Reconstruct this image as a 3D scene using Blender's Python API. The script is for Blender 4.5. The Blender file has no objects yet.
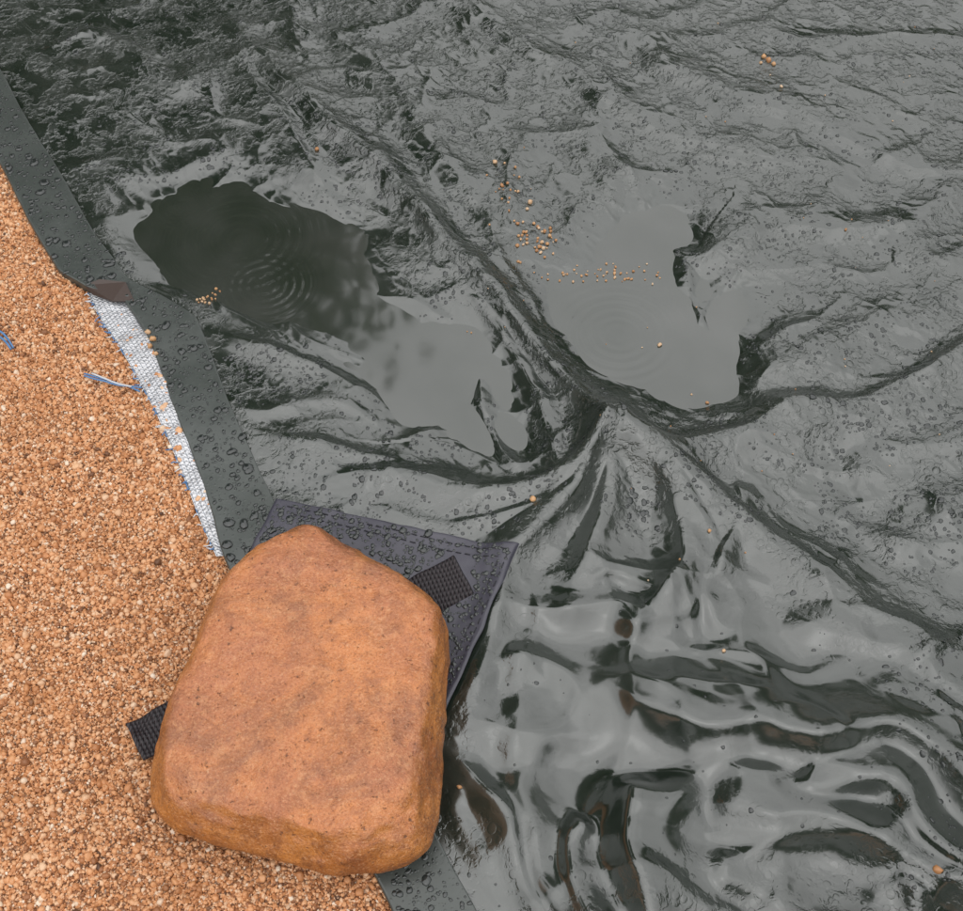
import bpy, math, random, bmesh
import numpy as np
from mathutils import Vector, noise as mnoise
rng=np.random.default_rng(7); random.seed(7)
sc=bpy.context.scene

# ------------------------------------------------------------ camera / survey
F=1156.0; PITCH=math.radians(55); CH=0.90
CX,CY,CZ=0.0,-CH/math.tan(PITCH),CH
fw=np.array([0,math.cos(PITCH),-math.sin(PITCH)]); up=np.array([0,math.sin(PITCH),math.cos(PITCH)])
def G(u,v,z=0.0):
    """survey reading -> ground position at height z"""
    u=np.asarray(u,float); v=np.asarray(v,float); z=np.asarray(z,float)
    nx=(u-481.5)/F; ny=(455.5-v)/F
    dx=nx; dy=fw[1]+ny*up[1]; dz=fw[2]+ny*up[2]
    t=(z-CZ)/dz
    return CX+dx*t, CY+dy*t
def UVm(x,y,z=0.0):
    X=x-CX; Y=y-CY; Z=z-CZ
    d=np.maximum(Y*fw[1]+Z*fw[2],0.05); q=Y*up[1]+Z*up[2]
    return 481.5+F*X/d, 455.5-F*q/d
cam=bpy.data.cameras.new("Camera"); camo=bpy.data.objects.new("Camera",cam); sc.collection.objects.link(camo)
camo.location=(CX,CY,CZ); camo.rotation_euler=(math.pi/2-PITCH,0,0)
cam.sensor_width=36; cam.lens=36*F/963.0; cam.clip_end=2000; cam.clip_start=0.02
sc.camera=camo

# ------------------------------------------------------------ numpy noise
_p=rng.permutation(1024); 
def perlin(x,y,seed=0):
    xi=np.floor(x).astype(np.int64); yi=np.floor(y).astype(np.int64)
    xf=x-xi; yf=y-yi
    def g(ix,iy):
        h=_p[(_p[(ix+seed*37)&1023]+iy+seed*101)&1023]
        a=h*(2*math.pi/1024*7.0)
        return np.cos(a),np.sin(a)
    u=xf*xf*xf*(xf*(xf*6-15)+10); v=yf*yf*yf*(yf*(yf*6-15)+10)
    gx,gy=g(xi,yi); n00=gx*xf+gy*yf
    gx,gy=g(xi+1,yi); n10=gx*(xf-1)+gy*yf
    gx,gy=g(xi,yi+1); n01=gx*xf+gy*(yf-1)
    gx,gy=g(xi+1,yi+1); n11=gx*(xf-1)+gy*(yf-1)
    return ((n00*(1-u)+n10*u)*(1-v)+(n01*(1-u)+n11*u)*v)*1.5
def fbm(x,y,s,o=4,seed=0):
    r=0;a=1
    for i in range(o):
        r=r+a*perlin(x*s,y*s,seed+i); s*=2.03;a*=.5
    return r
def sstep(a,b,x):
    t=np.clip((x-a)/(b-a),0,1); return t*t*(3-2*t)
def catmull(P,n=6):
    P=np.array(P,float); Q=np.vstack([2*P[0]-P[1],P,2*P[-1]-P[-2]]); out=[]
    for i in range(1,len(Q)-2):
        for k in range(n):
            t=k/n
            out.append(.5*((2*Q[i])+(-Q[i-1]+Q[i+1])*t+(2*Q[i-1]-5*Q[i]+4*Q[i+1]-Q[i+2])*t*t+(-Q[i-1]+3*Q[i]-3*Q[i+1]+Q[i+2])*t**3))
    out.append(P[-1]); return np.array(out)
def blur(Z,s):
    r=int(3*s); k=np.exp(-.5*(np.arange(-r,r+1)/s)**2); k/=k.sum()
    for axn in (0,1):
        pad=[(0,0),(0,0)]; pad[axn]=(r,r); P=np.pad(Z,pad,mode='edge'); o=np.zeros_like(Z); L=Z.shape[axn]
        for i,w_ in enumerate(k): o+=w_*(P[i:i+L] if axn==0 else P[:,i:i+L])
        Z=o
    return Z

# ------------------------------------------------------------ tarp edges
def edge_table(pts):
    p=np.array(pts,float); x,y=G(p[:,0],p[:,1],.004)
    o=np.argsort(y); x=x[o]; y=y[o]
    yy=np.arange(-3.2,4.2,.002); xx=np.interp(yy,y,x)
    s0=(x[1]-x[0])/(y[1]-y[0]); s1=(x[-1]-x[-2])/(y[-1]-y[-2])
    xx=np.where(yy<y[0],x[0]+(yy-y[0])*s0,xx); xx=np.where(yy>y[-1],x[-1]+(yy-y[-1])*s1,xx)
    k=np.ones(5)/5; xs=np.convolve(np.pad(xx,2,mode='edge'),k,'valid')
    xs=xs+perlin(yy*9,yy*0+.3,5)*.003+perlin(yy*40,yy*0+.7,6)*.0006
    return yy,xs
EO=edge_table([(0,165),(30,222),(60,272),(92,291),(122,296),(148,335),(175,400),(200,470),(224,552),(300,715),(380,880),(395,911)])
EI=edge_table([(0,72),(30,125),(62,180),(95,236),(128,280),(162,296),(196,318),(218,372),(240,425),(262,478),(285,530),(365,700),(438,840),(476,911)])
def xo(y): return np.interp(y,*EO)
def xi_(y): return np.interp(y,*EI)

# ------------------------------------------------------------ tarp height
RID=[ # points, h_start,h_end, width m, fade start, fade end, (left width x, right width x)
([(180,-40),(250,40),(330,120),(400,190),(450,245),(510,305),(560,370),(606,430)],.009,.024,.015,1,0,(1.4,.8)),
([(455,262),(500,325),(532,385),(550,440),(553,482)],.007,.013,.011,1,0),
([(608,440),(565,478),(500,490),(430,483),(350,476),(270,482)],.026,.010,.014,0,1,(1.5,.9)),
([(600,462),(545,505),(480,520),(400,512),(330,498)],.012,.006,.010,0,1),
([(618,432),(670,452),(720,440),(780,414),(850,402),(905,388),(980,345)],.025,.017,.018,0,0,(.9,1.8)),
([(690,405),(740,412),(800,410),(860,418),(900,430)],.008,.004,.010,1,1),
([(625,435),(672,470),(720,505),(780,545),(850,592),(960,650)],.026,.012,.019,0,1,(.9,1.6)),
([(742,470),(738,510),(722,555),(730,605)],.013,.018,.012,1,1,(1.8,.8)),
([(604,445),(572,500),(530,540),(505,590),(478,680),(450,760)],.026,.009,.016,0,1),
([(618,450),(600,530),(575,590),(556,660)],.020,.006,.017,0,1),
([(636,450),(668,500),(684,555),(660,600),(612,640)],.026,.022,.015,0,1,(1.7,.8)),
([(665,480),(712,545),(712,600),(740,650)],.016,.010,.013,0,1),
([(592,664),(635,706),(690,744),(740,742),(795,748),(850,740),(905,752),(970,815)],.040,.038,.014,1,0,(3.0,1.1)),
([(770,776),(800,796),(850,786),(888,794),(920,838),(975,890)],.022,.034,.014,1,0,(2.0,.9)),
([(690,800),(730,808),(775,824),(830,822),(880,845),(970,910)],.022,.028,.015,1,0,(1.8,.9)),
([(636,765),(632,815),(636,870),(645,930)],.034,.038,.015,1,0,(2.6,.9)),
([(590,815),(575,850),(585,925)],.018,.024,.012,1,0,(1.8,.8)),
([(500,615),(528,690),(520,770),(540,850),(570,930)],.008,.014,.016,1,0),
([(440,735),(490,795),(510,850),(548,925)],.009,.018,.012,1,0),
([(470,770),(450,820),(500,900)],.008,.010,.009,1,0),
([(672,203),(690,245),(735,240),(800,222),(870,232),(980,190)],.010,.011,.020,1,0,(1.8,.8)),
([(676,225),(690,275),(715,325),(745,372)],.010,.006,.010,1,1,(.8,1.6)),
([(430,-20),(550,55),(640,115),(760,150),(880,190)],.009,.009,.022,0,1,(1.8,.7)),
([(600,20),(700,80),(790,105),(900,160),(980,175)],.008,.009,.026,1,0,(1.6,.6)),
([(850,250),(900,225),(930,260),(970,250)],.008,.008,.024,1,0),
([(735,385),(800,360),(880,320),(975,290)],.010,.013,.030,1,0),
([(840,470),(900,455),(980,420)],.008,.011,.026,1,0),
([(890,560),(930,520),(980,500)],.009,.011,.022,1,0),
([(190,325),(260,345),(330,372),(420,415)],.010,.008,.011,1,1),
([(215,400),(270,408),(330,395),(390,420)],.007,.006,.010,1,1),
([(235,425),(300,442),(360,452),(430,470)],.008,.006,.010,1,1),
([(478,352),(484,400),(505,440),(530,470)],.008,.007,.007,1,1),
([(215,10),(255,75),(290,130),(330,190),(395,215)],.009,.007,.016,1,1),
([(100,175),(150,168),(195,155),(245,140)],.005,.009,.013,1,1),
([(60,20),(120,45),(180,80),(230,60)],.007,.007,.018,1,1),
([(330,20),(400,90),(440,150),(510,240)],.005,.007,.020,1,1),
([(560,100),(600,150),(650,180)],.005,.005,.020,1,1),
([(575,595),(605,572),(640,592),(680,600)],.010,.010,.011,1,1,(1.6,.8)),
([(600,640),(640,625),(690,610),(705,580)],.010,.012,.012,1,1,(1.7,.8)),
([(770,600),(840,640),(900,650),(970,700)],.010,.016,.020,1,0,(1.8,.8)),
([(860,680),(900,720),(960,730)],.010,.013,.015,1,0,(1.8,.8)),
([(780,750),(762,790),(790,815)],.010,.012,.009,1,1,(1.8,.8)),
([(700,870),(760,890),(800,930)],.016,.016,.017,1,0,(1.8,.8)),
([(880,860),(900,890),(905,930)],.014,.014,.014,1,0),
]
BLOB=[ # uv centre, radius x,y (m), depth
(635,312,.100,.100,-.022),(655,235,.045,.06,-.012),(700,365,.055,.050,-.012),(415,365,.105,.085,-.020),(495,440,.05,.05,-.012),(345,300,.07,.05,-.012),
(210,235,.15,.13,-.021),(335,235,.085,.06,-.013),(290,290,.06,.05,-.010),(560,735,.08,.08,-.006),(520,640,.04,.06,-.004),
(612,424,.020,.020,.008),(860,500,.08,.06,-.008),(845,800,.04,.03,-.006)]
RC=[]
for it in RID:
    pts,h0,h1,w,f0,f1=it[:6]; asy=it[6] if len(it)>6 else None
    c=catmull(pts,8); x,y=G(c[:,0],c[:,1],.012); RC.append((np.stack([x,y],1),h0,h1,w,f0,f1,asy))
PKX,PKY=[float(a) for a in G(614,428,.02)]
def H(x,y):
    x=np.asarray(x,float); y=np.asarray(y,float); shp=x.shape; x=x.ravel(); y=y.ravel()
    h=np.full(x.shape,.004)+fbm(x,y,2.2,2,40)*.005
    for u,v,rx,ry,d in BLOB:
        bx,by=G(u,v); h+=d*np.exp(-(((x-bx)/rx)**2+((y-by)/ry)**2)**1.2)
    wx=x+perlin(x*12,y*12,1)*.010+perlin(x*34,y*34,3)*.0012
    wy=y+perlin(x*12,y*12,2)*.010+perlin(x*34,y*34,4)*.0012
    R=np.zeros_like(x)
    for k,(c,h0,h1,w,f0,f1,asy) in enumerate(RC):
        ma=max(asy) if asy else 1.25
        m=4*w*ma+.012
        idx=np.nonzero((wx>c[:,0].min()-m)&(wx<c[:,0].max()+m)&(wy>c[:,1].min()-m)&(wy<c[:,1].max()+m))[0]
        if len(idx)==0: continue
        px=wx[idx]; py=wy[idx]; best=np.full(px.shape,1e9); bt=np.zeros_like(px); bs=np.zeros_like(px)
        n=len(c)-1
        for i in range(n):
            ax,ay=c[i]; ex,ey=c[i+1]-c[i]; L=ex*ex+ey*ey+1e-12
            t=np.clip(((px-ax)*ex+(py-ay)*ey)/L,0,1)
            d=(px-ax-t*ex)**2+(py-ay-t*ey)**2; mm=d<best
            best[mm]=d[mm]; bt[mm]=(i+t[mm])/n
            bs[mm]=np.clip((ex*(py[mm]-ay)-ey*(px[mm]-ax))/math.sqrt(L)/.006,-1,1)
        d=np.sqrt(best); hh=h0+(h1-h0)*bt
        if f0: hh=hh*sstep(0,.22,bt)
        if f1: hh=hh*sstep(0,.32,1-bt)
        hh=hh*(1+.22*perlin(px*9+k*3.1,py*9+k,9))
        if asy: wf=.5*(asy[0]+asy[1])+.5*(asy[0]-asy[1])*bs
        else: wf=1.0+.25*bs*(1 if k%2 else -1)
        ww=w*wf
        q=d/ww
        prof=np.exp(-np.maximum(np.sqrt(q*q+.05)-.2236,0)**1.3)
        prof=prof*np.clip(1-(d/m)**2,0,1)
        hp=hh*prof; a=R[idx]; R[idx]=np.maximum(a,hp)+.35*np.minimum(a,hp)
    h+=R
    u,v=UVm(x,y)
    low=sstep(500,650,v)*sstep(430,520,u)*(1-sstep(930,1100,u))
    amp=1-.70*low
    th=np.arctan2(wy-PKY,wx-PKX); rr=np.hypot(wx-PKX,wy-PKY)+1e-4
    pr=np.log(rr+.05)
    a=perlin(th*3.1+20,pr*1.6,61)+.35*perlin(th*7+40,pr*2.6,62); cr=np.clip(1-np.abs(a)*1.9,0,1)
    h+=cr**1.6*.0034*sstep(.07,.22,rr)*(1-.5*sstep(.5,.9,rr))
    # broad loose folds and crisp creases in the slack lower part
    a=perlin(wx*7.5+3+wy*3,wy*11-wx*2,91)+.3*perlin(wx*18,wy*18,92)
    zl=low*sstep(.35,.50,(v-455)/911+.35)
    h+=zl*np.clip(1-np.abs(a)*1.5,0,1)**1.4*.012
    a=perlin(wx*10+wy*6+9,wy*13-wx*5,95)+.25*perlin(wx*27,wy*27,96)
    h+=zl*np.clip(1-np.abs(a)*3.0,0,1)*.0035
    a=fbm(wx+2,wy*1.2,6.5,2,11); h+=np.clip(1-np.abs(a)*1.5,0,1)**2*.0040*amp
    b=fbm(wx*1.2-7+wy*.5,wy,20,3,21); h+=np.clip(1-np.abs(b)*1.5,0,1)**1.6*.0010*amp
    h+=fbm(x,y,60,2,31)*.00020*amp
    s=x-xo(y); bw=xi_(y)-xo(y)
    f=sstep(bw*.9,bw+.07,s)
    flat=.005+fbm(x,y,8,2,51)*.003
    h=flat*(1-f)+h*f
    px,py=G(350,600); g=np.exp(-((((x-px)/.135)**2+((y-py)/.10)**2)**2))
    h=flat*g+h*(1-g)
    return h.reshape(shp)

# ------------------------------------------------------------ mesh helpers
def link(o,parent=None):
    sc.collection.objects.link(o)
    if parent: o.parent=parent
    return o
def poly_mesh(name,co,q,mat,attrs={},smooth=True,parent=None):
    k=q.shape[1]; me=bpy.data.meshes.new(name)
    me.vertices.add(len(co)); me.vertices.foreach_set("co",co.astype(np.float32).ravel())
    me.loops.add(q.size); me.loops.foreach_set("vertex_index",q.astype(np.int32).ravel())
    me.polygons.add(len(q)); me.polygons.foreach_set("loop_start",np.arange(0,q.size,k,dtype=np.int32))
    me.update(calc_edges=True)
    me.polygons.foreach_set("use_smooth",np.full(len(q),smooth))
    for kk,v in attrs.items():
        a=me.attributes.new(kk,'FLOAT','POINT'); a.data.foreach_set("value",v.astype(np.float32))
    me.materials.append(mat); me.update()
    return link(bpy.data.objects.new(name,me),parent)
def grid_mesh(name,X,Y,Z,mat,attrs={},keep=None,parent=None):
    r,c=X.shape
    co=np.stack([X,Y,Z],-1).reshape(-1,3)
    i=np.arange(r*c).reshape(r,c)
    q=np.stack([i[:-1,:-1],i[:-1,1:],i[1:,1:],i[1:,:-1]],-1).reshape(-1,4)
    if keep is not None: q=q[keep.reshape(-1)]
    used=np.unique(q); rm=np.zeros(r*c,int); rm[used]=np.arange(len(used))
    return poly_mesh(name,co[used],rm[q],mat,{k:v.reshape(-1)[used] for k,v in attrs.items()},True,parent)
def raw_mesh(name,V,Fc,mat,smooth=True,parent=None,matidx=None):
    me=bpy.data.meshes.new(name); me.from_pydata([tuple(v) for v in V],[],[tuple(f) for f in Fc])
    for m in (mat if isinstance(mat,list) else [mat]): me.materials.append(m)
    me.polygons.foreach_set("use_smooth",[smooth]*len(me.polygons))
    if matidx is not None: me.polygons.foreach_set("material_index",matidx)
    me.update(); return link(bpy.data.objects.new(name,me),parent)

# ------------------------------------------------------------ materials
class M:
    def __init__(s,name):
        s.m=bpy.data.materials.new(name); s.m.use_nodes=True; s.nt=s.m.node_tree; s.b=s.nt.nodes["Principled BSDF"]
        s.tc=s.nt.nodes.new("ShaderNodeTexCoord")
    def n(s,t,ins={},**kw):
        nd=s.nt.nodes.new(t)
        for k,v in kw.items(): setattr(nd,k,v)
        for k,v in ins.items():
            if hasattr(v,"is_linked"): s.nt.links.new(v,nd.inputs[k])
            else: nd.inputs[k].default_value=v
        return nd
    def noise(s,scale,detail=4,rough=.5,dist=0,vec=None):
        return s.n("ShaderNodeTexNoise",{"Scale":scale,"Detail":detail,"Roughness":rough,"Distortion":dist,"Vector":vec or s.tc.outputs["Object"]}).outputs["Fac"]
    def math(s,op,a,b=0.0,c=0.0,clamp=False):
        return s.n("ShaderNodeMath",{0:a,1:b,2:c},operation=op,use_clamp=clamp).outputs[0]
    def mr(s,v,a,b,c=0.,d=1.,smooth=False):
        return s.n("ShaderNodeMapRange",{"Value":v,"From Min":a,"From Max":b,"To Min":c,"To Max":d},interpolation_type='SMOOTHSTEP' if smooth else 'LINEAR').outputs["Result"]
    def mix(s,f,a,b):
        nd=s.n("ShaderNodeMix",data_type='RGBA')
        for k,v in ((0,f),(6,a),(7,b)):
            if hasattr(v,"is_linked"): s.nt.links.new(v,nd.inputs[k])
            else: nd.inputs[k].default_value=v if not isinstance(v,tuple) else (*v[:3],1)
        return nd.outputs[2]
    def ramp(s,f,st,interp='LINEAR'):
        nd=s.n("ShaderNodeValToRGB",{"Fac":f}); cr=nd.color_ramp; cr.interpolation=interp
        while len(cr.elements)<len(st): cr.elements.new(.5)
        for e,(p,c) in zip(cr.elements,st): e.position=p; e.color=(*c,1)
        return nd.outputs["Color"]
    def bump(s,h,dist=1.,strength=1.,normal=None):
        ins={"Height":h,"Distance":dist,"Strength":strength}
        if normal is not None: ins["Normal"]=normal
        return s.n("ShaderNodeBump",ins).outputs["Normal"]
    def set(s,**kw):
        for k,v in kw.items():
            k=k.replace("_"," ")
            if hasattr(v,"is_linked"): s.nt.links.new(v,s.b.inputs[k])
            else: s.b.inputs[k].default_value=(*v,1) if isinstance(v,tuple) else v
        return s.m
    def attr(s,n): return s.n("ShaderNodeAttribute",attribute_name=n).outputs["Fac"]

def drops_height(m,scale,r=.33,amp=.0012):
    v=m.n("ShaderNodeTexVoronoi",{"Vector":m.tc.outputs["Object"],"Scale":scale,"Randomness":1.0},voronoi_dimensions='3D')
    sep=m.n("ShaderNodeSeparateColor",{"Color":v.outputs["Color"]})
    rad=m.mr(sep.outputs[0],0,1,r*.35,r*1.25)
    q=m.math('DIVIDE',v.outputs["Distance"],rad)
    dome=m.math('SUBTRACT',1.0,m.math('MULTIPLY',q,q),clamp=True)
    dome=m.math('SQRT',dome)
    return m.math('MULTIPLY',dome,m.math('MULTIPLY',rad,amp*3))

# tarp
t=M("wet_black_tarp")
beads=t.attr("beads")
ff=t.noise(34,5,.60,.5)
film=t.mr(ff,.45,.545,0,1,True)
film2=t.mr(t.noise(95,3,.6,.5),.46,.57,0,1,True)
dr=drops_height(t,120,r=.44,amp=.0010)
dry=t.math('SUBTRACT',1.0,film)
hh=t.math('MULTIPLY',film,.00090)
hh=t.math('ADD',hh,t.math('MULTIPLY',t.math('MULTIPLY',film2,dry),.00055))
hh=t.math('ADD',hh,t.math('MULTIPLY',dr,t.math('ADD',t.math('MULTIPLY',dry,.9),.10)))
hh=t.math('MULTIPLY',hh,beads)
hh=t.math('ADD',hh,t.math('MULTIPLY',t.noise(22,3,.45,.4),.0014))
dirt=t.noise(11,5,.65)
mat_tarp=t.set(Base_Color=t.mix(t.mr(dirt,.4,.7),(.012,.018,.013),(.028,.034,.028)),
    Roughness=t.math('ADD',t.mr(t.math('MULTIPLY',dry,beads),0,1,.11,.26),t.mr(dirt,.3,.7,0,.08)),IOR=2.06,Normal=t.bump(hh,1.,.72))
# hem
t=M("tarp_hem_vinyl")
h2=t.math('ADD',drops_height(t,300,r=.30,amp=.0003),t.math('MULTIPLY',t.noise(60,4),.0006))
mat_hem=t.set(Base_Color=t.mix(t.noise(40,5,.6),(.034,.042,.038),(.060,.068,.062)),Roughness=t.mr(t.noise(25,3),.3,.7,.28,.40),IOR=1.65,Normal=t.bump(h2,1.,.7))
# patch fabric
t=M("corner_patch_fabric")
sx=t.n("ShaderNodeSeparateXYZ",{"Vector":t.n("ShaderNodeMapping",{"Vector":t.tc.outputs["Object"],"Rotation":(0,0,.25)}).outputs[0]})
w1=t.math('SINE',t.math('MULTIPLY',sx.outputs[0],3600.)); w2=t.math('SINE',t.math('MULTIPLY',sx.outputs[1],3600.))
wv=t.math('MULTIPLY',t.math('MULTIPLY',w1,w2),.00010)
mat_patch=t.set(Base_Color=t.mix(t.noise(60,4),(.028,.027,.042),(.060,.057,.076)),Roughness=.32,IOR=1.6,Normal=t.bump(t.math('ADD',wv,t.math('MULTIPLY',t.noise(50,3),.0014)),1.,.8))
# strap webbing
t=M("webbing_strap_nylon")
ru=t.attr("ru"); rv=t.attr("rv")
a1=t.math('ABSOLUTE',t.math('SINE',t.math('MULTIPLY',ru,math.pi*1.0/.0034)))
a2=t.math('SINE',t.math('MULTIPLY',t.math('ADD',rv,t.math('MULTIPLY',ru,1.0)),2*math.pi/.0042))
hs=t.math('ADD',t.math('MULTIPLY',a1,.0008),t.math('MULTIPLY',a2,.0002))
mat_strap=t.set(Base_Color=t.mix(a1,(.005,.004,.006),(.022,.015,.018)),Roughness=.5,Normal=t.bump(hs,1.,1.))
# silver
t=M("silver_woven_backing")
ru=t.attr("ru"); rv=t.attr("rv")
c1=t.math('SINE',t.math('MULTIPLY',ru,2*math.pi/.0050)); c2=t.math('SINE',t.math('MULTIPLY',rv,2*math.pi/.0044))
gl=t.mr(t.math('MAXIMUM',c1,c2),.80,.99)
crk=t.noise(70,4,.6)
mat_silver=t.set(Base_Color=t.mix(gl,(.62,.62,.64),(.24,.26,.29)),Metallic=.45,Roughness=t.mr(crk,.3,.7,.2,.45),
    Normal=t.bump(t.math('ADD',t.math('MULTIPLY',t.math('MULTIPLY',c1,c2),.0003),t.math('MULTIPLY',crk,.006)),1.,1.))
mat_blue=M("blue_thread").set(Base_Color=(.08,.20,.40),Roughness=.45)
mat_white=M("white_thread").set(Base_Color=(.55,.57,.60),Roughness=.45)
mat_stitch=M("black_stitching").set(Base_Color=(.02,.02,.025),Roughness=.5)
mat_brown=M("brown_fold_fabric").set(Base_Color=(.045,.028,.022),Roughness=.3)
# water
t=M("puddle_water")
mat_water=t.set(Base_Color=t.mix(t.mr(t.noise(9,4),.35,.7),(.018,.024,.017),(.044,.048,.042)),Roughness=.05,IOR=2.0,
    Normal=t.bump(t.math('MULTIPLY',t.noise(12,2,.4),.0006),1.,.6))
mat_drop=M("water_droplet").set(Base_Color=(.022,.026,.025),Roughness=.03,IOR=1.65)
# sand
PAL=[(0,(.07,.032,.018)),(.06,(.25,.10,.042)),(.22,(.47,.20,.08)),(.48,(.62,.30,.135)),(.72,(.66,.37,.195)),(.90,(.68,.44,.275)),(.97,(.70,.53,.38)),(1,(.76,.64,.51))]
t=M("coarse_orange_sand")
vo=t.n("ShaderNodeTexVoronoi",{"Vector":t.tc.outputs["Object"],"Scale":420.,"Randomness":1.})
sp=t.n("ShaderNodeSeparateColor",{"Color":vo.outputs["Color"]})
col=t.ramp(sp.outputs[0],PAL)
col=t.mix(t.mr(vo.outputs["Distance"],.35,.75),col,(.18,.07,.025))
hg=t.math('MULTIPLY',t.math('SUBTRACT',1.,vo.outputs["Distance"]),.0013)
mat_sand=t.set(Base_Color=col,Roughness=.55,Normal=t.bump(hg,1.,.9))
t=M("sand_grain")
rn=t.attr("rnd"); c=t.ramp(rn,PAL)
c=t.mix(t.mr(t.noise(14,4,.6),.40,.65,0,.34),c,(.44,.19,.07))
mat_grain=t.set(Base_Color=c,Roughness=t.mr(rn,0,1,.5,.28),IOR=1.45)
t=M("pebble_tan"); rn=t.attr("rnd")
mat_pebble=t.set(Base_Color=t.ramp(rn,[(0,(.36,.17,.07)),(.5,(.50,.28,.13)),(1,(.58,.42,.28))]),Roughness=.35)
# rock
t=M("wet_sandstone_rock")
def shifted(t,l): return t.n("ShaderNodeMapping",{"Vector":t.tc.outputs["Object"],"Location":l}).outputs[0]
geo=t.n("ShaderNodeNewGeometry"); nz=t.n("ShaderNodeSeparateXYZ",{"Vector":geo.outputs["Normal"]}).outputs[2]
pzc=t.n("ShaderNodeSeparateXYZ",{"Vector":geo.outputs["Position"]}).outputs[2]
n1=t.noise(13,6,.65,.5); n2=t.noise(85,5,.75,.3); n3=t.noise(520,3,.75)
n1b=t.noise(16,8,.72,.5,shifted(t,(1.3,.4,2))); n4=t.noise(210,3,.7,0,shifted(t,(3,1,.5)))
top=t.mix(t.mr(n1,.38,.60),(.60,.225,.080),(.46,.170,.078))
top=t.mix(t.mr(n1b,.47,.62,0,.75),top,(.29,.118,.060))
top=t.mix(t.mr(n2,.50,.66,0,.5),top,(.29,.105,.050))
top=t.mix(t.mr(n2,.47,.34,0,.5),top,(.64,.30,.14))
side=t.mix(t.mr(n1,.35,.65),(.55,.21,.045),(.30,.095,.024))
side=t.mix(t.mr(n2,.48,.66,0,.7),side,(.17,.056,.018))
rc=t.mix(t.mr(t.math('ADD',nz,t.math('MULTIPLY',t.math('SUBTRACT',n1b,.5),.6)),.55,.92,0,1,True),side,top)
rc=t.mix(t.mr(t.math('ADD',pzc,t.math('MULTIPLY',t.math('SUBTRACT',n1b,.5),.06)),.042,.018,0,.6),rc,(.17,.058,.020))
rc=t.mix(t.mr(n3,.54,.70,0,.55),rc,(.66,.38,.21))
rc=t.mix(t.mr(n3,.46,.32,0,.55),rc,(.17,.06,.028))
rc=t.mix(t.mr(n4,.63,.70,0,.8),rc,(.10,.040,.022))
hb=t.math('ADD',t.math('MULTIPLY',n2,.0040),t.math('MULTIPLY',n3,.0013))
hb=t.math('ADD',hb,t.math('MULTIPLY',n1b,.007)); hb=t.math('ADD',hb,t.mr(n4,.60,.72,0,-.0009))
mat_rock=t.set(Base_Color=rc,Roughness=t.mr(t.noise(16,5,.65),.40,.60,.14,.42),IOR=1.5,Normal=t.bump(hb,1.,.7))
t=M("foliage"); mat_leaf=t.set(Base_Color=(.055,.08,.03),Roughness=.6)
t=M("bark"); mat_bark=t.set(Base_Color=t.mix(t.noise(8,5),(.06,.045,.03),(.13,.10,.07)),Roughness=.8)

# ------------------------------------------------------------ ground
def axis(lo,hi,step,far0,far1,g=1.12):
    a=list(np.arange(lo,hi+step/2,step)); s=step; x=lo; L=[]
    while x>far0: s*=g; x-=s; L.append(x)
    s=step; x=a[-1]; R=[]
    while x<far1: s*=g; x+=s; R.append(x)
    return np.array(L[::-1]+a+R)
def sandH(x,y):
    d=x-xo(y)
    z=fbm(x,y,6,4,70)*.006+fbm(x,y,38,3,75)*.0024-.002
    far=sstep(4,40,np.hypot(x,y)); z=z+far*fbm(x,y,.05,2,80)*.6
    inside=sstep(.012,.10,d)*(1-sstep(2.6,3.2,d))*(1-sstep(2.4,3.0,y))*sstep(-2.0,-1.6,y)
    return z-.07*inside-.003*sstep(-.004,.012,d)
gx=axis(-1.0,.3,.004,-400,400,1.10); gy=axis(-.7,.9,.004,-400,400,1.10)
X,Y=np.meshgrid(gx,gy); grid_mesh("sand_ground",X,Y,sandH(X,Y),mat_sand)

# ------------------------------------------------------------ tarp
LV1=-.0050; LV2=-.0050
ys=axis(-.46,.86,.0014,-1.7,2.6,1.12); 
ss=[0]; 
while ss[-1]<1.45: ss.append(ss[-1]+.0014)
s_=.0014
while ss[-1]<2.9: s_*=1.1; ss.append(ss[-1]+s_)
ss=np.array(ss)
Yt=np.repeat(ys[:,None],len(ss),1); Xt=xo(Yt)+.001+ss[None,:]; Zt=H(Xt,Yt)
U,V=UVm(Xt,Yt)
lw=sstep(560,660,V)*sstep(440,500,U)
Zt=Zt*(1-lw)+blur(Zt,1.5)*lw
bd=np.full(U.shape,1.0)
def gau(u,v,ru,rv): return np.exp(-((((U-u)/ru)**2+((V-v)/rv)**2)**1.5))
for (u,v,ru,rv,k) in [(560,760,140,180,.9),(660,620,140,110,.85),(780,790,240,150,.85),(420,370,130,80,.8),(640,320,90,90,.85),(230,240,140,110,.8),(400,490,150,50,.6),(860,145,60,35,.7),(740,690,200,70,.7)]:
    bd*=1-k*gau(u,v,ru,rv)
bd*=.10+.90*np.where(V<500,sstep(LV1+.0005,LV1+.010,Zt),1)
tarp=grid_mesh("black_tarp",Xt,Yt,Zt,mat_tarp,{"beads":bd})
# hem
yh=np.concatenate([np.arange(-1.7,-.5,.02),np.arange(-.5,.85,.0022),np.arange(.86,2.6,.02)])
fr=np.concatenate([[-.03,-.03,-.02,0],np.linspace(.02,.98,34),[1.0,1.012]])
Yh=np.repeat(yh[:,None],len(fr),1); O=xo(Yh); I=xi_(Yh); Xh=O+(I-O)*fr[None,:]
Zh=H(np.maximum(Xh,O),Yh)+.0026
Zh[:,0]=-.003; Zh[:,1]-=.0026; Zh[:,2]-=.0006; Zh[:,-1]-=.0028
grid_mesh("hem",Xh,Yh,Zh,mat_hem,parent=tarp)

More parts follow.
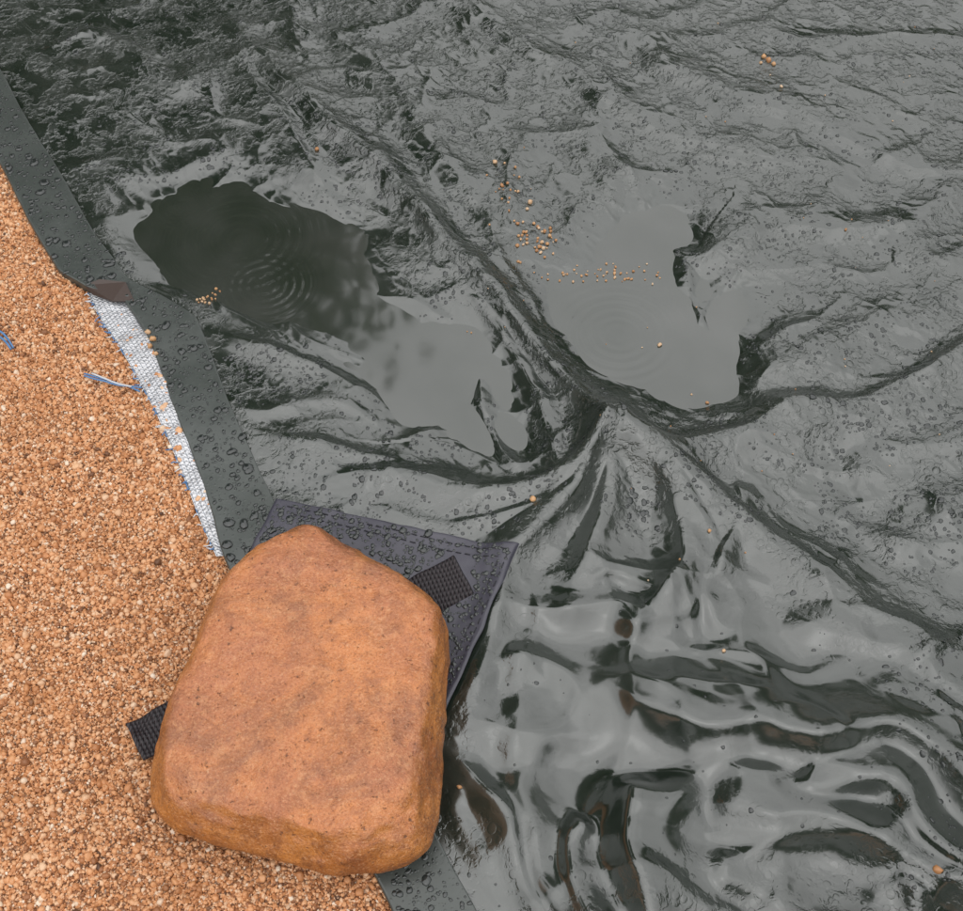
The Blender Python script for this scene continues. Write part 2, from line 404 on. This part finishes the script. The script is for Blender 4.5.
# ------------------------------------------------------------ puddles
def puddle(name,ells,level,rip):
    u0=min(e[0]-e[2] for e in ells);u1=max(e[0]+e[2] for e in ells);v0=min(e[1]-e[3] for e in ells);v1=max(e[1]+e[3] for e in ells)
    xs=[float(G(u,v)[0]) for u in(u0,u1) for v in (v0,v1)]; y1=float(G(u0,v0)[1]); y0=float(G(u0,v1)[1])
    X,Y=np.meshgrid(np.arange(min(xs),max(xs),.0016),np.arange(y0,y1,.0016))
    Z=np.full(X.shape,level)
    for (u,v,a,R,wl) in rip:
        cx,cy=G(u,v,level); d=np.hypot(X-cx,Y-cy); Z+=a*np.sin(d/wl*2*math.pi)*np.exp(-((d-R*.5)/(R*.3))**2)*(1+.5*perlin(X*25,Y*25,8))
    u,v=UVm(X,Y); m=np.zeros(X.shape,bool)
    for e in ells: m|=((u-e[0])/e[2])**2+((v-e[1])/e[3])**2<1
    m&=(X-xi_(Y))>.008
    hz=H(X,Y)
    kp=(m&(hz<level+.002)); kp=kp[:-1,:-1]|kp[1:,1:]
    return grid_mesh(name,X,Y,Z,mat_water,keep=kp)
puddle("puddle",[(630,290,140,150),(700,370,70,70)],LV1,[(618,335,.00018,.085,.0115),(655,300,.00006,.03,.006)])
puddle("puddle",[(225,235,150,115),(400,360,170,140),(330,260,130,90)],LV2,[(240,238,.00009,.10,.0120),(182,206,.00008,.04,.007),(265,285,.00008,.06,.009)])

# ------------------------------------------------------------ silver strip + fringe
A=catmull([(88,293),(100,318),(122,352),(150,402),(176,458),(200,520),(216,556)],10)
ax,ay=G(A[:,0],A[:,1],.002)
n=len(ax); tt=np.linspace(0,1,14)[None,:]
Ys=np.repeat(ay[:,None],14,1); Xs=ax[:,None]+(xo(ay)[:,None]+.02-ax[:,None])*tt
sl=np.concatenate([[0],np.cumsum(np.hypot(np.diff(ax),np.diff(ay)))])
Zs=np.maximum(sandH(Xs,Ys)+.004,.0015)+fbm(Xs,Ys,60,2,90)*.001; Zs=np.where(tt>.75,np.minimum(Zs,H(np.maximum(Xs,xo(Ys)),Ys)-.001),Zs)
grid_mesh("silver_backing",Xs,Ys,Zs,mat_silver,{"ru":Xs-ax[:,None],"rv":np.repeat(sl[:,None],14,1)},parent=tarp)
def tubes(name,paths,rad,mats,parent=None,sides=5):
    V=[];Fc=[];mi=[]
    for k,(P,mt) in enumerate(paths):
        P=[Vector(p) for p in P]; b=len(V)
        for i,p in enumerate(P):
            d=(P[min(i+1,len(P)-1)]-P[max(i-1,0)]).normalized(); s=d.cross(Vector((0,0,1)))
            s=s.normalized() if s.length>1e-4 else Vector((1,0,0)); w=s.cross(d)
            for j in range(sides):
                a=2*math.pi*j/sides; V.append(p+(s*math.cos(a)+w*math.sin(a))*rad)
        for i in range(len(P)-1):
            for j in range(sides):
                Fc.append((b+i*sides+j,b+i*sides+(j+1)%sides,b+(i+1)*sides+(j+1)%sides,b+(i+1)*sides+j)); mi.append(mt)
        for e in (0,len(P)-1): Fc.append(tuple(b+e*sides+j for j in (range(sides) if e else reversed(range(sides))))); mi.append(mt)
    return raw_mesh(name,V,Fc,mats,True,parent,mi)
paths=[]
for k in range(60):
    i=rng.integers(1,n-2); x0,y0=ax[i]+.001,ay[i]; L=rng.uniform(.002,.008); a=math.pi+rng.normal(.25,.35)
    z0=float(Zs[i,0])+.0006
    P=[(x0+L*q*math.cos(a),y0+L*q*math.sin(a)+.001*math.sin(q*5+k),z0+.0015*math.sin(q*3)) for q in (0,.3,.6,1)]
    paths.append((P,0 if rng.random()<.5 else 1))
for i in range(0,n-1):
    if i%4==0: paths.append(([(ax[i],ay[i],Zs[i,0]+.0008),(ax[i+1],ay[i+1],Zs[i+1,0]+.0008)],0))
tubes("frayed_threads",paths,.0006,[mat_blue,mat_white],tarp)
def thread_uv(pts,z,m,wob=0):
    c=catmull(pts,5); out=[]
    for (u,v) in c:
        x,y=G(u,v,.006); out.append((float(x),float(y),float(sandH(x,y))+z))
    return (out,m)
bt=[thread_uv([(84,373),(100,378),(122,384),(140,392)],.006,0),thread_uv([(84,376),(102,381),(124,386),(142,388)],.0065,0),thread_uv([(92,374),(112,382),(132,388)],.0075,1)]
tubes("blue_thread",bt,.0009,[mat_blue,mat_white])
tubes("blue_thread",[thread_uv([(-6,326),(4,333),(12,345)],.006,0),thread_uv([(-8,330),(3,338),(10,347)],.007,0)],.0012,[mat_blue])
fl=[(84,284),(100,280),(126,283),(134,300),(112,300),(92,293)]
V=[];
for k,(u,v) in enumerate(fl):
    x,y=G(u,v,.009); V.append((float(x),float(y),.0105 if k in(1,2) else .0075))
V+= [(a,b,c-.0015) for a,b,c in V]
raw_mesh("fold_flap",V,[(5,4,3,2,1,0),(6,7,8,9,10,11)]+[(i,(i+1)%6,6+(i+1)%6,6+i) for i in range(6)],mat_brown,False,tarp)

# ------------------------------------------------------------ corner patch
def quadpatch(name,cs,z,nu,nv,mat,dz,parent=None,rise=None):
    P=[np.array(G(u,v,z)) for u,v in cs]
    a=np.linspace(0,1,nu)[None,:,None]; b=np.linspace(0,1,nv)[:,None,None]
    Q=(1-b)*((1-a)*P[0]+a*P[1])+b*((1-a)*P[3]+a*P[2])
    X=Q[...,0];Y=Q[...,1]
    W=np.linalg.norm(P[1]-P[0]); Ht=np.linalg.norm(P[3]-P[0])
    ru=np.repeat(np.linspace(0,W,nu)[None,:],nv,0); rv=np.repeat(np.linspace(0,Ht,nv)[:,None],nu,1)
    wob=perlin(X*45,Y*45,77)*.0012; X=X+wob; Y=Y+perlin(X*45,Y*45,78)*.0012
    Z=dz(X,Y)
    e=np.minimum.reduce([np.arange(nu)[None,:]+0*rv,(nu-1-np.arange(nu))[None,:]+0*rv,np.arange(nv)[:,None]+0*rv,(nv-1-np.arange(nv))[:,None]+0*rv])
    Z=Z-np.where(e<.5,.0022,np.where(e<1.5,.0004,0))
    return grid_mesh(name,X,Y,Z,mat,{"ru":ru,"rv":rv},parent=parent)
def pz(X,Y):
    h=H(X,Y); 
    return np.maximum(h,.004)+.0058+fbm(X,Y,22,2,95)*.0012
cor=[(276,497),(518,553),(436,735),(215,625)]
quadpatch("corner_patch",cor,.010,160,130,mat_patch,pz,parent=tarp)
st=[]
def stitch(u0,v0,u1,v1,sp=9):
    L=math.hypot(u1-u0,v1-v0); k=int(L/sp)
    for i in range(k):
        q=(i+.15)/k; q2=(i+.75)/k; P=[]
        for qq in (q,(q+q2)/2,q2):
            x,y=G(u0+(u1-u0)*qq,v0+(v1-v0)*qq,.011); P.append((float(x),float(y),float(pz(np.array([x]),np.array([y]))[0])+(.0002 if qq!=(q+q2)/2 else .0007)))
        st.append((P,0))
stitch(286,506,508,558); stitch(508,560,438,716); stitch(290,514,500,564); stitch(498,566,432,708)
tubes("stitches",st,.0005,[mat_stitch],tarp)
# strap
p0=np.array([133,741.]); p1=np.array([464,574.]); d=(p1-p0)/np.linalg.norm(p1-p0); nrm=np.array([-d[1],d[0]])*21
def strapz(X,Y):
    s=X-xo(Y); inp=sstep(-.03,.01,s)
    return np.where(s>-.03,pz(X,Y)*inp+(sandH(X,Y)+.010)*(1-inp),sandH(X,Y)+.010)+.0018
quadpatch("strap_webbing",[tuple(p0-nrm),tuple(p1-nrm*1.05),tuple(p1+nrm*1.05),tuple(p0+nrm)],.012,260,30,mat_strap,strapz,parent=tarp)

# ------------------------------------------------------------ rock
out=[(283,529),(300,523),(322,526),(342,540),(370,556),(402,572),(440,604),(447,640),(441,740),(436,825),(426,855),(395,876),(350,883),(290,871),(228,849),(178,825),(158,795),(164,735),(186,670),(206,612),(222,574),(254,546)]
HT=.066; ZB=.007
P=[]
for u,v in catmull(out+[out[0]],6)[:-1]:
    z=ZB+HT*(.80-.55*float(np.clip((v-525)/350,0,1))); x,y=G(u,v,z); P.append((float(x),float(y)))
P=np.array(P); c0=np.array([(P[:,0].min()+P[:,0].max())/2,(P[:,1].min()+P[:,1].max())/2])
th=np.arctan2(P[:,1]-c0[1],P[:,0]-c0[0]); rr=np.hypot(P[:,1]-c0[1],P[:,0]-c0[0]); o=np.argsort(th); th=th[o]; rr=rr[o]
NT=480; TH=np.linspace(-math.pi,math.pi,NT,endpoint=False); RR=np.interp(TH,np.r_[th-2*math.pi,th,th+2*math.pi],np.r_[rr,rr,rr])
prof=np.array([(0,.0),(0,.72),(.05,.86),(.16,.95),(.30,1.0),(.46,1.0),(.62,.985),(.78,.955),(.89,.920),(.955,.875),(.99,.815),(1.01,.72),(1.02,.5),(1.025,.25),(1.025,.0)])
pp=catmull(prof,9)
V=[];Fc=[]
for k,(zf,rf) in enumerate(pp):
    rf=max(rf,.002)
    for j in range(NT):
        r=RR[j]*rf; x=c0[0]+r*math.cos(TH[j]); y=c0[1]+r*math.sin(TH[j]); z=ZB+HT*zf
        near=max(0,-math.sin(TH[j]))*sstep(.3,1.0,zf)*sstep(.2,.8,rf)
        f_=1-.085*near; x=c0[0]+(x-c0[0])*f_; y=c0[1]+(y-c0[1])*f_
        p=Vector((x*9,y*9,z*14)); a=mnoise.fractal(p,1,2,4)*.0070
        a2=(1-abs(mnoise.noise(Vector((x,y,z*2))*30))*2)*.0014+mnoise.noise(Vector((x,y,z))*110)*.0008
        tp=float(sstep(.85,1.0,zf))
        zz=z+(a+a2)*(.5+.5*tp)*sstep(0,.2,zf)
        kk=1+(a*(1.1-.6*tp)+a2*(1-tp))/.13
        V.append((c0[0]+(x-c0[0])*kk,c0[1]+(y-c0[1])*kk,zz))
m=len(pp)
for k in range(m-1):
    for j in range(NT): Fc.append((k*NT+j,k*NT+(j+1)%NT,(k+1)*NT+(j+1)%NT,(k+1)*NT+j))
raw_mesh("flat_sandstone_rock",V,Fc,mat_rock,True)

# ------------------------------------------------------------ scattered small things, baked to one mesh each
def protos(n,kind,sub):
    out=[]
    for k in range(n):
        bm=bmesh.new(); bmesh.ops.create_icosphere(bm,subdivisions=sub,radius=1)
        off=Vector((k*7.3,k*3.1,k*1.7))
        for v in bm.verts:
            if kind=='grain':
                nn=mnoise.noise(v.co*1.1+off); v.co*=(1.12 if sub==1 else 1)*(1+.45*nn)
                for a in range(3):
                    lim=.76+.1*((k+a)%3); v.co[a]=max(-lim,min(lim,v.co[a]))
            else:
                f=1+.5*mnoise.noise(Vector((v.co.x,v.co.y,0))*.9+off); v.co.x*=f; v.co.y*=f
                v.co.z=max(v.co.z*.58,-.1)
        bm.verts.ensure_lookup_table(); Vv=np.array([v.co[:] for v in bm.verts]); Ff=np.array([[v.index for v in f.verts] for f in bm.faces]); bm.free(); out.append((Vv,Ff))
    return out
def scatter(name,pts,rot,scl,pr,mat,smooth=True,parent=None):
    pts=np.asarray(pts);N=len(pts); pick=rng.integers(0,len(pr),N); Vs=[];Fs=[];Rs=[];b=0
    cx,cy,cz=np.cos(rot).T; sx_,sy_,sz_=np.sin(rot).T
    Rm=np.empty((N,3,3)); # Rz*Ry*Rx
    Rm[:,0,0]=cz*cy;Rm[:,0,1]=cz*sy_*sx_-sz_*cx;Rm[:,0,2]=cz*sy_*cx+sz_*sx_
    Rm[:,1,0]=sz_*cy;Rm[:,1,1]=sz_*sy_*sx_+cz*cx;Rm[:,1,2]=sz_*sy_*cx-cz*sx_
    Rm[:,2,0]=-sy_;Rm[:,2,1]=cy*sx_;Rm[:,2,2]=cy*cx
    for k,(v,f) in enumerate(pr):
        i=np.nonzero(pick==k)[0]
        if len(i)==0: continue
        W=np.einsum('nij,nvj->nvi',Rm[i],v[None]*scl[i][:,None,:])+pts[i][:,None,:]
        Vs.append(W.reshape(-1,3)); Fs.append((f[None]+(np.arange(len(i))*len(v))[:,None,None]).reshape(-1,3)+b); b+=len(i)*len(v)
        Rs.append(np.repeat(rng.random(len(i)),len(v)))
    return poly_mesh(name,np.concatenate(Vs),np.concatenate(Fs),mat,{"rnd":np.concatenate(Rs)},smooth,parent)
g1=protos(10,'grain',1); g2=protos(8,'grain',2); dp=protos(8,'drop',2)
N=440000; x=rng.uniform(-.78,.10,N); y=rng.uniform(-.50,.46,N); s=x-xo(y); k=(s<.002)&(x>-.62-.25*(y+.4))
x=x[k];y=y[k]; N=len(x); r=np.exp(rng.normal(math.log(.00100),.38,N)); r=np.clip(r,.0005,.0034)
z=sandH(x,y)+r*.35+rng.uniform(0,.0012,N)
sc3=r[:,None]*rng.uniform(.7,1.35,(N,3)); rt=rng.uniform(0,6.28,(N,3)); pt=np.stack([x,y,z],1); bg_=r>.0021
sg=scatter("sand_grains",pt[~bg_],rt[~bg_],sc3[~bg_],g1,mat_grain,False)
scatter("coarse_grains",pt[bg_],rt[bg_],sc3[bg_],g2,mat_grain,True,parent=sg)
# grains strayed on the tarp
pe=[]
def add(u,v,r): pe.append((u,v,r))
for u,v,r in [(150,338,.003),(155,345,.0034),(152,352,.003),(158,359,.0025),(318,157,.0028),(532,514,.003),(767,68,.0034),(762,65,.003),(772,71,.003),(759,70,.002),(779,96,.0022),(917,888,.0034),(460,793,.0022),(958,727,.002),(705,545,.002),(495,168,.0025),(502,193,.0028),(530,207,.0028),(527,214,.002),(660,342,.0022),(708,400,.0018),(720,660,.0018),(842,240,.0017)]: add(u,v,r)
for _ in range(22): add(rng.normal(208,5),rng.normal(297,4),rng.uniform(.0008,.0015))
for _ in range(42): add(rng.normal(537,15),rng.normal(240,9),rng.uniform(.0009,.0023))
for _ in range(55): add(rng.normal(600,34),rng.normal(272,5),rng.uniform(.0008,.0015))
for _ in range(18): add(rng.normal(513,12),rng.normal(200,16),rng.uniform(.0008,.0018))
for _ in range(50): add(rng.uniform(460,960),rng.uniform(20,600),rng.uniform(.0005,.001))
pe=np.array(pe); x,y=G(pe[:,0],pe[:,1],.0); z=H(x,y)
lv=np.where((pe[:,0]>500)&(pe[:,0]<760)&(pe[:,1]>150)&(pe[:,1]<430),LV1,-1); lv=np.where((pe[:,0]<500)&(pe[:,0]>150)&(pe[:,1]>150)&(pe[:,1]<480),LV2,lv); z=np.maximum(z,lv)
onhem=(x-xo(y))<(xi_(y)-xo(y)); z=z+np.where(onhem,.0026,0)+pe[:,2]*.45
scatter("pebbles",np.stack([x,y,z],1),rng.uniform(0,6.28,(len(x),3)),pe[:,2][:,None]*rng.uniform(.8,1.2,(len(x),3)),g2,mat_pebble)
# droplets
N=2600; y=rng.uniform(-.45,.85,N); f=rng.uniform(.03,.97,N); x=xo(y)+(xi_(y)-xo(y))*f
r=np.clip(np.exp(rng.normal(math.log(.0012),.6,N)),.0005,.0048); z=H(x,y)+.0026
D=[np.stack([x,y,z,r],1)]
P4=[np.array(G(u,v,.01)) for u,v in cor]; N=2600; a=rng.uniform(.02,.98,N)[:,None]; b=rng.uniform(.02,.98,N)[:,None]
Q=(1-b)*((1-a)*P4[0]+a*P4[1])+b*((1-a)*P4[3]+a*P4[2]); x,y=Q[:,0],Q[:,1]; r=np.clip(np.exp(rng.normal(math.log(.0012),.5,N)),.0005,.0034)
u,v=UVm(x,y,.01); dd=np.abs((u-p0[0])*(-d[1])+(v-p0[1])*d[0]); k=(dd>24)|(u>472)
D.append(np.stack([x,y,pz(x,y),r],1)[k])
D=np.concatenate(D); N=len(D)
sz=D[:,3:4]*np.concatenate([rng.uniform(.8,1.3,(N,2)),rng.uniform(.65,1.0,(N,1))],1)
rt=np.zeros((N,3)); rt[:,2]=rng.uniform(0,6.28,N)
scatter("water_droplets",D[:,:3],rt,sz,dp,mat_drop)
N=32000; u=rng.uniform(60,960,N); v=rng.uniform(0,911,N); x,y=G(u,v); k=(x-xi_(y)>.004)
x=x[k];y=y[k];u=u[k];v=v[k]
pat=fbm(x,y,16,3,120)
w=np.where((v>540)&(u>440),.03+.4*sstep(850,950,u),.8); k=(rng.random(len(x))<w)&(pat>-.05); x=x[k];y=y[k]
e=.001; h0=H(x,y); hx=(H(x+e,y)-h0)/e; hy=(H(x,y+e)-h0)/e
k=h0>-.0035; x=x[k];y=y[k];h0=h0[k];hx=hx[k];hy=hy[k]; N=len(x)
rt=np.stack([np.arctan(hy),-np.arctan(hx),np.zeros(N)],1)
r=np.clip(np.exp(rng.normal(math.log(.0010),.45,N)),.0005,.0028)
scatter("water_beads",np.stack([x,y,h0],1),rt,r[:,None]*np.concatenate([rng.uniform(.8,1.4,(N,2)),rng.uniform(.45,.7,(N,1))],1),dp,mat_drop)

# ------------------------------------------------------------ trees (seen mirrored in the water)
def leaves(C,n,spread,size):
    C=np.asarray(C); idx=rng.integers(0,len(C),n); P=C[idx]+rng.normal(0,1,(n,3))*spread*np.array([1,1,.7])
    a=rng.normal(0,1,(n,3)); a/=np.linalg.norm(a,axis=1)[:,None]; b=np.cross(a,rng.normal(0,1,(n,3))); b/=np.linalg.norm(b,axis=1)[:,None]
    s=size*rng.uniform(.6,1.4,(n,1))
    return np.stack([P-a*s,P+b*s*.5,P+a*s,P-b*s*.5],1).reshape(-1,3)
def quads(name,V,mat,parent): return poly_mesh(name,V,np.arange(len(V)).reshape(-1,4),mat,{},False,parent)
def limb(p,q,r0,r1,V,Fc,sides=8,seg=5,wob=.12):
    p=Vector(p);q=Vector(q);b=len(V); dd=(q-p); s=dd.cross(Vector((.3,1,.1))).normalized(); w=s.cross(dd).normalized(); ph=random.random()*6
    for i in range(seg+1):
        t=i/seg; c=p+dd*t+s*wob*math.sin(t*3+ph)*dd.length*.3*t*(1-t)*2; r=r0+(r1-r0)*t
        for j in range(sides): a=2*math.pi*j/sides; V.append(c+(s*math.cos(a)+w*math.sin(a))*r)
    for i in range(seg):
        for j in range(sides): Fc.append((b+i*sides+j,b+i*sides+(j+1)%sides,b+(i+1)*sides+(j+1)%sides,b+(i+1)*sides+j))
def tree(name,x,y,h,cr,nl=9000,ls=.10):
    V=[];Fc=[]; zb=float(sandH(np.array([x]),np.array([y]))[0])-.1
    limb((x,y,zb),(x+.2,y-.1,h*.5),.17,.10,V,Fc,12,8); limb((x+.2,y-.1,h*.5),(x,y,h*.92),.10,.02,V,Fc)
    C=[]
    for k in range(110):
        a=random.random()*6.28; zz=random.uniform(.32,.97)*h; rr_=cr*math.sqrt(max(.05,1-((zz/h-.62)/.42)**2))*random.uniform(.4,1.0)
        c=(x+rr_*math.cos(a),y+rr_*math.sin(a),zz); C.append(c)
        if k%2==0: limb((x+.1,y,zz*.75),c,.05,.012,V,Fc,6)
        C.append((x+rr_*.5*math.cos(a),y+rr_*.5*math.sin(a),zz*.97))
    root=bpy.data.objects.new(name,None); link(root)
    raw_mesh("trunk_and_limbs",V,Fc,mat_bark,True,root); quads("leaf_crown",leaves(C,nl,cr*.11,ls),mat_leaf,root)
tree("broadleaf_tree",-2.7,5.2,6.55,2.1,60000,.06)
tree("broadleaf_tree",-5.4,3.2,4.0,1.5,30000,.07)
V=[];Fc=[];LVs=[]
for k in range(46):
    a=2*math.pi*k/46+random.uniform(-.05,.05); R=random.uniform(13,19); x,y=R*math.cos(a),R*math.sin(a); h=R*random.uniform(.20,.36)
    zb=float(sandH(np.array([x]),np.array([y]))[0])-.2
    limb((x,y,zb),(x,y,h*.8),.18,.05,V,Fc,7); C=[(x+random.gauss(0,1)*h*.26,y+random.gauss(0,1)*h*.26,random.uniform(.15,.97)*h) for _ in range(30)]
    for c in C[:6]: limb((x,y,c[2]*.7),c,.06,.02,V,Fc,5)
    LVs.append(leaves(C,1800,h*.09,.22))
root=bpy.data.objects.new("distant_trees",None); link(root)
raw_mesh("trunks",V,Fc,mat_bark,True,root); quads("leaf_crowns",np.concatenate(LVs),mat_leaf,root)

# ------------------------------------------------------------ light: overcast
EL=math.radians(58); AZ=math.radians(200)
w=bpy.data.worlds.new("World"); sc.world=w; w.use_nodes=True; nt=w.node_tree; bg=nt.nodes["Background"]
sky=nt.nodes.new("ShaderNodeTexSky"); sky.sky_type='NISHITA'; sky.sun_disc=False; sky.sun_elevation=EL; sky.sun_rotation=AZ; sky.dust_density=4; sky.air_density=1
hs=nt.nodes.new("ShaderNodeHueSaturation"); hs.inputs["Saturation"].default_value=.10; nt.links.new(sky.outputs[0],hs.inputs["Color"])
# cloud deck over the sky: brighter towards the zenith, softly mottled
tc=nt.nodes.new("ShaderNodeTexCoord"); nz_=nt.nodes.new("ShaderNodeTexNoise"); nz_.inputs["Scale"].default_value=2.6; nz_.inputs["Detail"].default_value=4
nt.links.new(tc.outputs["Generated"],nz_.inputs["Vector"])
cr=nt.nodes.new("ShaderNodeMapRange"); cr.inputs["From Min"].default_value=.3; cr.inputs["From Max"].default_value=.7; cr.inputs["To Min"].default_value=10.4; cr.inputs["To Max"].default_value=14.4
nt.links.new(nz_.outputs["Fac"],cr.inputs["Value"])
sp=nt.nodes.new("ShaderNodeSeparateXYZ"); nt.links.new(tc.outputs["Generated"],sp.inputs[0])
gr=nt.nodes.new("ShaderNodeMapRange"); gr.inputs["To Min"].default_value=.55; gr.inputs["To Max"].default_value=1.0; nt.links.new(sp.outputs[2],gr.inputs["Value"])
mu=nt.nodes.new("ShaderNodeMath"); mu.operation='MULTIPLY'; nt.links.new(cr.outputs[0],mu.inputs[0]); nt.links.new(gr.outputs[0],mu.inputs[1])
mx=nt.nodes.new("ShaderNodeMix"); mx.data_type='RGBA'; mx.inputs[0].default_value=.88
nt.links.new(hs.outputs[0],mx.inputs[6]); nt.links.new(mu.outputs[0],mx.inputs[7]); nt.links.new(mx.outputs[2],bg.inputs[0]); bg.inputs[1].default_value=.15
sl_=bpy.data.lights.new("overcast_sun",'SUN'); sl_.energy=.5; sl_.angle=math.radians(100); sl_.color=(1,.97,.93)
so=bpy.data.objects.new("overcast_sun",sl_); link(so)
dirv=Vector((math.sin(AZ)*math.cos(EL),math.cos(AZ)*math.cos(EL),math.sin(EL)))
so.rotation_euler=dirv.to_track_quat('Z','Y').to_euler()
sc.view_settings.view_transform='Standard'; sc.view_settings.look='None'; sc.view_settings.exposure=0
